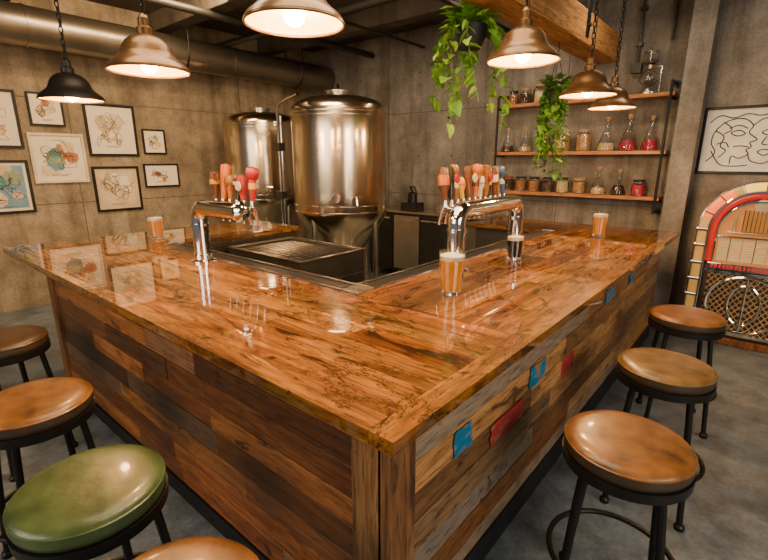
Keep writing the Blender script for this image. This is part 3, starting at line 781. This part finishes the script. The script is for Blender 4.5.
# ---------------------------------------------------------------- jukebox
J=empty('jukebox',(-.03,5.26,0))
cream=mat('jukebox_cream',(.46,.25,.07),.25,0,.08,coat=.6,emit=(1,.48,.10),es=.35)
amber=mat('jukebox_amber',(.55,.10,.01),.25,0,.1,coat=.6,emit=(1,.16,.008),es=1.5)
ygreen=mat('jukebox_yellow_green',(.55,.40,.04),.25,0,.1,coat=.6,emit=(1,.55,.04),es=1.6)
jred=mat('jukebox_red',(.28,.012,.008),.22,0,.1,coat=.7,emit=(1,.025,.008),es=.40)
jwood=wood('jukebox_walnut',2,(.06,.022,.008),(.20,.075,.022),(.30,.13,.045),.3,.6,.8,1,.3,0,kth=.65)
jint=mat('jukebox_interior',(.05,.03,.02),.4)
jback=mat('jukebox_lit_backdrop',(.28,.10,.03),.5,emit=(1,.36,.07),es=.5)
jcard=mat('title_cards',(.55,.42,.22),.7,0,.1,emit=(1,.70,.32),es=.15)
gold=mat('gold_mesh',(.75,.58,.34),.3,.9)
def arch(w,hs,n=20,z0=0,e=1.0):
    return [(-w,z0)]+[(-w*math.cos(t),hs+w*e*math.sin(t)) for t in [pi*i/n for i in range(n+1)]]+[(w,z0)]
def band(m,wo,wi,y0,y1,hs,z0,a0=0,a1=1,mi=0):
    A=arch(wo,hs,24,z0); B=arch(wi,hs,24,z0); n=len(A); vs=[]
    i0=int(a0*(n-1)); i1=int(a1*(n-1)); A=A[i0:i1+1];B=B[i0:i1+1]; n=len(A)
    for (ax,az),(bx,bz) in zip(A,B): vs+=[(ax,y0,az),(bx,y0,bz),(bx,y1,bz),(ax,y1,az)]
    fs=[]
    for i in range(n-1):
        for k in range(4): l=(k+1)%4; fs.append([i*4+k,i*4+l,i*4+4+l,i*4+4+k])
    fs+= [[0,1,2,3],[(n-1)*4+k for k in (3,2,1,0)]]
    m.poly(vs,fs,None,mi)
hs=1.10
m=MB(); A=arch(.43,hs,28,.06); n=len(A); vs=[(x,.06,z) for x,z in A]+[(x,.60,z) for x,z in A]
m.poly(vs,[list(range(n)),[i+n for i in range(n)]]+[[i,(i+1)%n,(i+1)%n+n,i+n] for i in range(n)]); m.build('cabinet',jwood,J,bevel=.012)
box('plinth',-.44,.44,.0,.58,0,.075,jwood,J,bevel=.01)
m=MB(); band(m,.45,.375,.0,.12,hs,.30,0,1); m.build('outer_tube',cream,J,bevel=.022,seg=4)
m=MB(); band(m,.449,.376,-.006,.1,hs,.3,.12,.38); band(m,.449,.376,-.006,.1,hs,.3,.62,.88); m.build('amber_tube',amber,J,bevel=.022,seg=4)
m=MB(); band(m,.449,.376,-.004,.1,hs,.3,.42,.58); m.build('yellow_tube',ygreen,J,bevel=.022,seg=4)
m=MB(); band(m,.465,.449,.02,.12,hs,.075); band(m,.376,.355,-.02,.08,hs,.075); band(m,.305,.290,-.018,.06,hs-.02,.80)
for zz in (.30,.46,.62,.78,.95,1.10):
    m.box(-.466,-.355,-.016,.10,zz-.012,zz+.012); m.box(.355,.466,-.016,.10,zz-.012,zz+.012)
for k in range(1,8):
    a=pi*k/8; R=Matrix.Rotation(0,4,'Y')
    c0=Vector((-math.cos(a)*.36,-.006,hs+math.sin(a)*.36)); c1=Vector((-math.cos(a)*.455,-.006,hs+math.sin(a)*.455))
    m.tube([c0,c1],.008,8)
m.build('chrome_trim',M['chrome'],J,bevel=.003)
m=MB(); band(m,.355,.305,.0,.08,hs,.80); m.build('inner_red_arch',jred,J,bevel=.015,seg=3)
m=MB(); m.box(-.45,-.37,-.005,.11,.075,.29); m.box(.37,.45,-.005,.11,.075,.29); m.build('lower_pilasters',cream,J,bevel=.015)
m=MB(); A=arch(.292,hs-.02,24,.80); n=len(A); m.poly([(x,.055,z) for x,z in A],[list(range(n))]); m.build('window_back',jback,J)
m=MB()
for k in range(9): m.lathe([(0,0),(.10,0),(.10,.004),(0,.004)],32,(-.12+.03*k,.03,1.20),Matrix.Rotation(pi/2,4,'Y'))
m.build('records',M['blackp'],J)
m=MB(); m.tube([(-.22,.02,1.09),(.22,.02,1.09)],.014,10); m.tube([(.18,.02,1.09),(.18,.02,1.28),(.05,.02,1.32)],.01,8); m.tube([(-.18,.02,1.09),(-.18,.02,1.25)],.012,8)
m.lathe([(0,0),(.06,0),(.06,.02),(0,.02)],24,(0,.03,1.34),Matrix.Rotation(pi/2,4,'X'))
m.build('mechanism',gold,J,smooth=True)
m=MB()
for i in range(3):
    for k in range(10): m.box(-.275+i*.185,-.275+i*.185+.178,.01,.03,.825+k*.021,.825+k*.021+.015)
m.build('title_strips',jcard,J)
m=MB(); m.box(-.33,.33,-.03,.06,.74,.80); m.box(-.29,.29,-.03,.04,1.045,1.06)
for i in (-1,0,1): m.box(i*.187-.004,i*.187+.004,.0,.02,.82,1.04)
m.build('selector_rail',M['chrome'],J,bevel=.006)
m=MB()
for k in range(20): m.box(-.30+k*.031,-.28+k*.031,-.045,-.03,.755,.785)
m.build('selector_buttons',jred,J)
m=MB()
gz0,gz1,gw=.14,.70,.31
m.box(-gw-.03,gw+.03,.0,.06,gz0-.03,gz1+.03); m.build('grille_backing',jint,J)
m=MB()
def clipline(x,z,dx,dz):
    t0,t1=-9,9
    for p,d,lo,hi in ((x,dx,-gw,gw),(z,dz,gz0,gz1)):
        a,b=(lo-p)/d,(hi-p)/d
        if a>b:a,b=b,a
        t0=max(t0,a);t1=min(t1,b)
    if t1>t0: m.tube([(x+dx*t0,-.008,z+dz*t0),(x+dx*t1,-.008,z+dz*t1)],.0055,5)
for k in range(-16,17): clipline(k*.05,.42,1,1.25); clipline(k*.05,.42,1,-1.25)
m.build('lattice',gold,J)
m=MB()
def oval(a,b,zc,r): m.tube([(a*math.cos(2*pi*i/40),-.02,zc+b*math.sin(2*pi*i/40)) for i in range(40)],r,8,True)
oval(.29,.27,.42,.016); oval(.12,.19,.42,.012)
m.tube([(0,-.02,.15),(0,-.02,.70)],.012,8)
m.box(-gw-.035,gw+.035,-.015,.02,gz1,gz1+.03); m.box(-gw-.035,gw+.035,-.015,.02,gz0-.03,gz0)
m.build('grille_chrome',M['chrome'],J,smooth=True)

# ---------------------------------------------------------------- lights
def area(name,loc,target,size,e,col,sy=None):
    L=bpy.data.lights.new(name,'AREA'); L.energy=e; L.size=size; L.color=col
    if sy: L.shape='RECTANGLE'; L.size_y=sy
    o=bpy.data.objects.new(name,L); COL.objects.link(o); o.location=loc
    o.rotation_euler=(Vector(target)-Vector(loc)).to_track_quat('-Z','Y').to_euler()
area('daylight_fill',(3.1,.8,2.0),(-1,2.6,.6),2.6,145,(1,.90,.78),1.8)  # added area lamp for soft daylight from the right; no window modelled
area('daylight_fill',(-2.5,-3.2,2.4),(-3,2,.8),3.2,115,(1,.82,.62),1.6)  # added warm fill from the open front side, brightens the bar front
area('ceiling_fill',(-1.6,1.4,3.3),(-1.6,1.4,0),2.2,140,(1,.74,.46),2.2)  # added broad warm fill under the ceiling, not a fixture
area('picture_wall_fill',(-4.9,2.2,3.5),(-6.7,2.2,1.7),2.2,110,(1,.68,.36),.3)  # added fill that brightens the picture wall; no lamp hangs there
area('brewhouse_light',(-3.2,2.6,3.45),(-4.2,4.6,1.6),1.0,90,(1,.74,.46),.6)
area('shelf_light',(-1.6,4.7,3.5),(-1.6,5.95,1.8),2.4,70,(1,.78,.54),.3)
w=bpy.data.worlds.new('World'); S.world=w; w.use_nodes=True
bg=w.node_tree.nodes['Background']; bg.inputs[0].default_value=(.86,.90,1,1); bg.inputs[1].default_value=.18

# ---------------------------------------------------------------- camera
cd=bpy.data.cameras.new('camera'); cd.sensor_width=36; cd.lens=21.24; cd.clip_start=.02
co=bpy.data.objects.new('camera',cd); COL.objects.link(co); co.location=(0,0,1.74)
co.rotation_euler=(math.radians(90-14.83),0,math.radians(40.06)); S.camera=co
